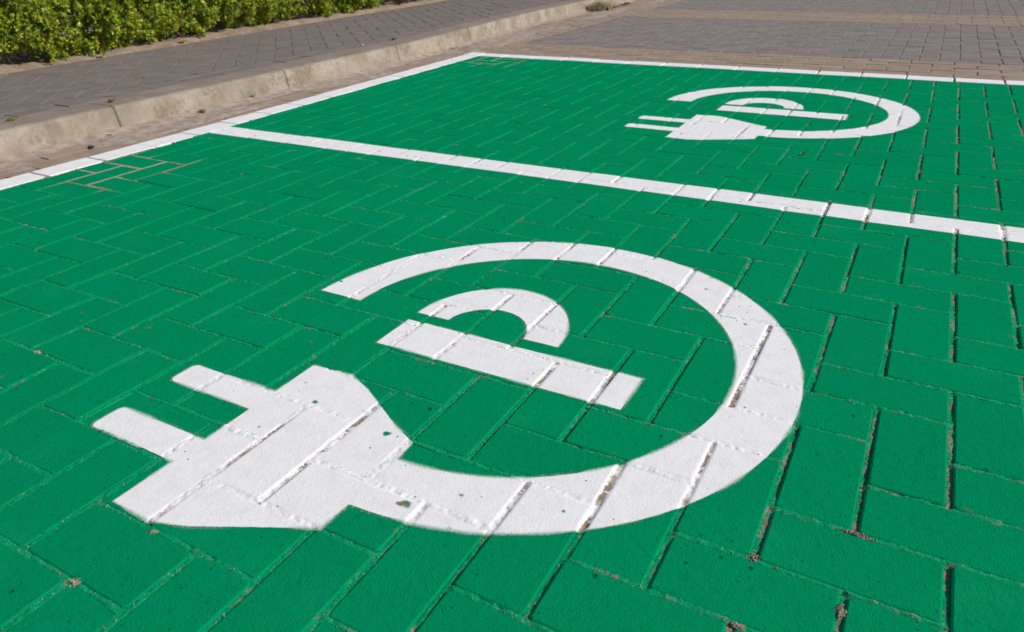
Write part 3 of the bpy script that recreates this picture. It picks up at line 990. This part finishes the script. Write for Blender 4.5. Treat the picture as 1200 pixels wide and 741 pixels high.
def leaf(name, uv, z, size, rot, mat, label, curl=0.35, cat='leaf', lift=0.25, tone=0.6, group=None):
    """a curled leaf blade with midrib and stalk"""
    base = Vector((uv[0] * U, uv[1] * U, z))
    nx, ny = 7, 5
    V = []; F = []
    for a in range(nx):
        s = a / (nx - 1)
        wdt = 0.36 * math.sin(math.pi * min(1, s * 0.93 + 0.05)) ** 0.8
        for b in range(ny):
            t = b / (ny - 1) * 2 - 1
            x = (s - 0.5)
            zz = curl * (t * wdt) ** 2 * 2.2 + lift * (0.35 - s) ** 2 + 0.02 * math.sin(9 * s + 5 * t) + 0.03
            V.append((x, t * wdt, zz))
    for a in range(nx - 1):
        for b in range(ny - 1):
            i = a * ny + b
            F.append((i, i + ny, i + ny + 1, i + 1))
    c, s = math.cos(rot), math.sin(rot)
    zmin = min(p[2] for p in V)
    W = [(base.x + (x * c - y * s) * size, base.y + (x * s + y * c) * size, base.z + (zz - zmin) * size) for x, y, zz in V]
    st, sf = tube([(-0.5, 0, V[2][2] - zmin), (-0.62, 0.01, 0.09), (-0.78, 0.05, 0.06)], [0.02, 0.016, 0.02], 4)
    k = len(W)
    W += [(base.x + (x * c - y * s) * size, base.y + (x * s + y * c) * size, base.z + zz * size) for x, y, zz in st]
    F += [tuple(i + k for i in f) for f in sf]
    o = empty(name, base)
    o2 = obj('tmp', W, F, mat, None, {'tone': np.full(len(W), tone)}, smooth=True)
    me = o2.data
    me.transform(Matrix.Translation(-base)); me.name = name
    bpy.data.objects.remove(o2)
    bpy.data.objects.remove(o)
    o = link(name, me, None, base)
    return tag(o, label, cat, group)

def lump(name, uv, z, size, mat, label, cat, seed=0, group=None, rot=0.0):
    """an angular pebble or clod from a noise-pushed icosphere"""
    bm = bmesh.new()
    bmesh.ops.create_icosphere(bm, subdivisions=3, radius=1)
    rr = random.Random(seed)
    dirs = [Vector((rr.gauss(0, 1), rr.gauss(0, 1), rr.gauss(0, 1))).normalized() for _ in range(12)]
    cut = [rr.uniform(0.62, 0.95) for _ in dirs]
    for v in bm.verts:
        for d, c in zip(dirs, cut):
            e = v.co.dot(d) - c
            if e > 0: v.co -= d * e * 0.9
        v.co *= 1 + rr.uniform(-0.04, 0.04)
        v.co = Vector((v.co.x * size[0], v.co.y * size[1], v.co.z * size[2] + size[2] * 0.75))
    me = bpy.data.meshes.new(name); bm.to_mesh(me); bm.free()
    me.materials.append(mat)
    o = link(name, me, None, (uv[0] * U, uv[1] * U, z))
    o.rotation_euler = (0, 0, rot)
    return tag(o, label, cat, group)

def tuft(name, uv, z, size, mat, label, cat, n=60, blade=0.02, seed=0, flat=1.0):
    r = np.random.default_rng(seed)
    V = []; F = []; T = []
    for k in range(n):
        a = r.uniform(0, 2 * math.pi); rad = size * math.sqrt(r.uniform(0, 1))
        x, y = rad * math.cos(a), rad * math.sin(a) * 1.0
        h = blade * r.uniform(0.5, 1.2) * flat
        lx, ly = r.normal(0, 0.6, 2) * blade
        w = blade * 0.10
        px, py = -math.sin(a) * w, math.cos(a) * w
        i = len(V)
        V += [(x - px, y - py, 0), (x + px, y + py, 0), (x + lx * .5 + px * .7, y + ly * .5 + py * .7, h * .7), (x + lx * .5 - px * .7, y + ly * .5 - py * .7, h * .7), (x + lx, y + ly, h)]
        F += [(i, i + 1, i + 2, i + 3), (i + 3, i + 2, i + 4)]
        T += [r.uniform(0.1, 1)] * 5
    me = mesh_np(name, V, F, mat, {'tone': T})
    return tag(link(name, me, None, (uv[0] * U, uv[1] * U, z)), label, cat)

leaf('dry_leaf', at(941, 182), 0.001, 0.022, 0.7, M_DRY, 'small curled brown leaf on green bricks below the far charging ring', 0.9, lift=1.6)
lump('stone', at(479, 69), 0.004, (0.016, 0.014, 0.016), M_STONE, 'tan stone standing in front of a kerb joint', 'stone', 3)
lump('stone', at(425, 54, KZ), KZ + 0.001, (0.009, 0.008, 0.006), M_PALE, 'tiny white stone on top of the kerb', 'stone', 4)
lump('stone', at(107, 174), 0.002, (0.018, 0.010, 0.006), M_DARKST, 'small black stone in the gutter near the white edge line', 'stone', 5)
leaf('dry_leaf', at(127, 161), 0.005, 0.035, 1.2, M_DRY, 'dry brown leaf at the foot of the kerb, left of the dividing line', 0.6, tone=0.3)
for q, (px, py, s) in enumerate(((530, 58.5, .03), (535, 58, .035), (541, 57.5, .03), (547, 57, .026))):
    leaf('dry_leaf', at(px, py), 0.008, s, 0.8 * q, M_DRY, ('leftmost yellow brown leaf of the gutter pile at the far corner', 'largest yellow brown leaf, second from the left in the gutter pile', 'third yellow brown leaf from the left in the gutter pile', 'rightmost yellow brown leaf of the gutter pile at the far corner')[q], 0.8, tone=0.95, group='leaves piled in the gutter')
tuft('moss_tuft', at(238, 133), 0.006, 0.018, M_MOSS, 'flat olive moss tuft at the foot of the kerb by the dividing line end', 'moss', 90, 0.014, 1)
tuft('moss_tuft', at(296, 116), 0.008, 0.012, M_MOSS, 'small yellow green moss tuft at the kerb foot beyond the dividing line', 'moss', 70, 0.014, 2)
tuft('moss_tuft', at(378, 95), 0.008, 0.016, M_MOSS, 'olive moss tuft at the kerb foot beside the second bay', 'moss', 80, 0.014, 12)
tuft('moss_tuft', at(14, 142, KZ), KZ, 0.016, M_MOSS, 'yellow green moss tuft between kerb and sidewalk at the left edge', 'moss', 90, 0.014, 3)
tuft('moss_tuft', at(131, 120, KZ), KZ, 0.014, M_MOSS, 'yellow green moss tuft behind the kerb joint nearest the camera', 'moss', 80, 0.014, 4)
tuft('moss_tuft', at(462, 47, KZ), KZ, 0.018, M_MOSS, 'green moss tuft on the kerb top near the white stone', 'moss', 90, 0.016, 5)
leaf('fallen_leaf', at(230, 87, KZ), KZ + 0.001, 0.036, 0.2, M_MOSS, 'single yellow green leaf lying on the grey sidewalk', 0.3, tone=0.8)
leaf('fallen_leaf', at(201, 42, KZ), KZ + 0.03, 0.06, 1.0, M_ORANGE, 'large orange leaf caught against the foot of the hedge', 0.5, lift=1.2)
leaf('fallen_leaf', at(215, 50, KZ), KZ + 0.005, 0.07, 2.0, M_ORANGE, 'orange brown leaf on the soil strip, below the large orange leaf', 0.4, tone=0.2)
leaf('fallen_leaf', at(13, 208), 0.004, 0.026, 0.5, M_ORANGE, 'small orange leaf in the gutter at the left edge', 0.4)
tuft('grass_tuft', at(703, 12), 0.0, 0.15, M_STRAW, 'dry grass tuft growing at the far end of the kerb', 'grass tuft', 300, 0.075, 8)
for q, (px, py) in enumerate(((712, 12.5), (718, 11), (724, 9.5), (730, 8), (735, 6.5))):
    leaf('dry_leaf', at(px, py), 0.01, 0.09, 0.9 * q, M_DRY, ('red brown leaf nearest the dry grass tuft at the far kerb', 'second red brown leaf along from the dry grass tuft', 'middle red brown leaf of the heap beside the dry grass tuft', 'second last red brown leaf of the heap, away from the grass tuft', 'red brown leaf farthest from the dry grass tuft')[q], 0.8, tone=0.1, group='leaves beside the grass tuft')
lump('stone', at(690, 13), 0.0, (0.03, 0.026, 0.028), M_PALE, 'pale stone beside the dry grass tuft at the far kerb', 'stone', 9)
# clods of sand and grit heaped at brick corners
def grain(V, F, c, r, rr):
    d = [Vector((1, 0, 0)), Vector((-1, 0, 0)), Vector((0, 1, 0)), Vector((0, -1, 0)), Vector((0, 0, 1)), Vector((0, 0, -0.6))]
    k = len(V)
    rot = Matrix.Rotation(rr.uniform(0, 6.3), 3, 'Z') @ Matrix.Rotation(rr.uniform(-.6, .6), 3, 'X')
    for q in d:
        p = rot @ q * r * rr.uniform(0.65, 1.25)
        V.append((c[0] + p.x, c[1] + p.y, c[2] + p.z))
    for a, b, e in ((0, 2, 4), (2, 1, 4), (1, 3, 4), (3, 0, 4), (2, 0, 5), (1, 2, 5), (3, 1, 5), (0, 3, 5)):
        F.append((k + a, k + b, k + e))

def clod(px, py, ln, wd, rot, n, label, seed):
    rr = random.Random(seed)
    uv = at(px, py)
    V = []; F = []
    c, s_ = math.cos(rot), math.sin(rot)
    for q in range(n):
        a = max(-1, min(1, rr.gauss(0, 0.45))); b = rr.gauss(0, 0.4)
        x, y = a * ln, b * wd * (1.1 - abs(a))
        h = 0.0018 * (1 - abs(a)) * (1 - min(1, abs(b))) - 0.0012
        grain(V, F, (x * c - y * s_, x * s_ + y * c, h), rr.uniform(0.0011, 0.0030), rr)
    me = mesh_np('sand_clod', V, F, M_CLOD)
    return tag(link('sand_clod', me, None, (uv[0] * U, uv[1] * U, 0.0)), label, 'clod')
clod(1006, 627, 0.020, 0.007, -0.02, 90, 'long brown sand clod at a brick corner, lower right of the ring', 11)
clod(88, 682, 0.012, 0.008, 0.1, 40, 'brown sand clod at a brick corner in the lower left', 13)
clod(882, 652, 0.009, 0.008, 0.3, 34, 'small brown sand clod in the joint right below the ring', 14)
clod(43, 413, 0.014, 0.006, 0.0, 36, 'flat tan sand clod left of the plug prongs', 15)
clod(178, 624, 0.007, 0.007, 0.8, 26, 'brown sand clod just below the bottom corner of the plug', 16)
clod(985, 716, 0.006, 0.016, 0.0, 40, 'brown sand clod in a joint at the bottom edge, lower right', 17)
clod(862, 733, 0.012, 0.006, 0.0, 34, 'brown sand clod at the bottom edge below the ring', 18)

# loose crumbs caught in the joints
rr = random.Random(99)
V = []; F = []
cnt = 0
while cnt < 2600:
    cu, cv = rr.uniform(-13, 4.5), rr.uniform(-6.5, 11)
    if rr.random() < 0.5: cu = round(cu) + rr.gauss(0, 0.02)
    else: cv = round(cv) + rr.gauss(0, 0.02)
    if vnoise(np.array([cu * 0.9]), np.array([cv * 0.9]), 55)[0] < 0.42: continue
    z, j, d = surface(np.array([cu]), np.array([cv]))
    if d[0] > 0.0015: continue
    cnt += 1
    grain(V, F, (cu * U, cv * U, z[0] + 0.0003), rr.choice((0.0006, 0.0008, 0.0011, 0.0016)), rr)
o = obj('sand_crumbs', V, F, M_CLOD, park); o['kind'] = 'stuff'
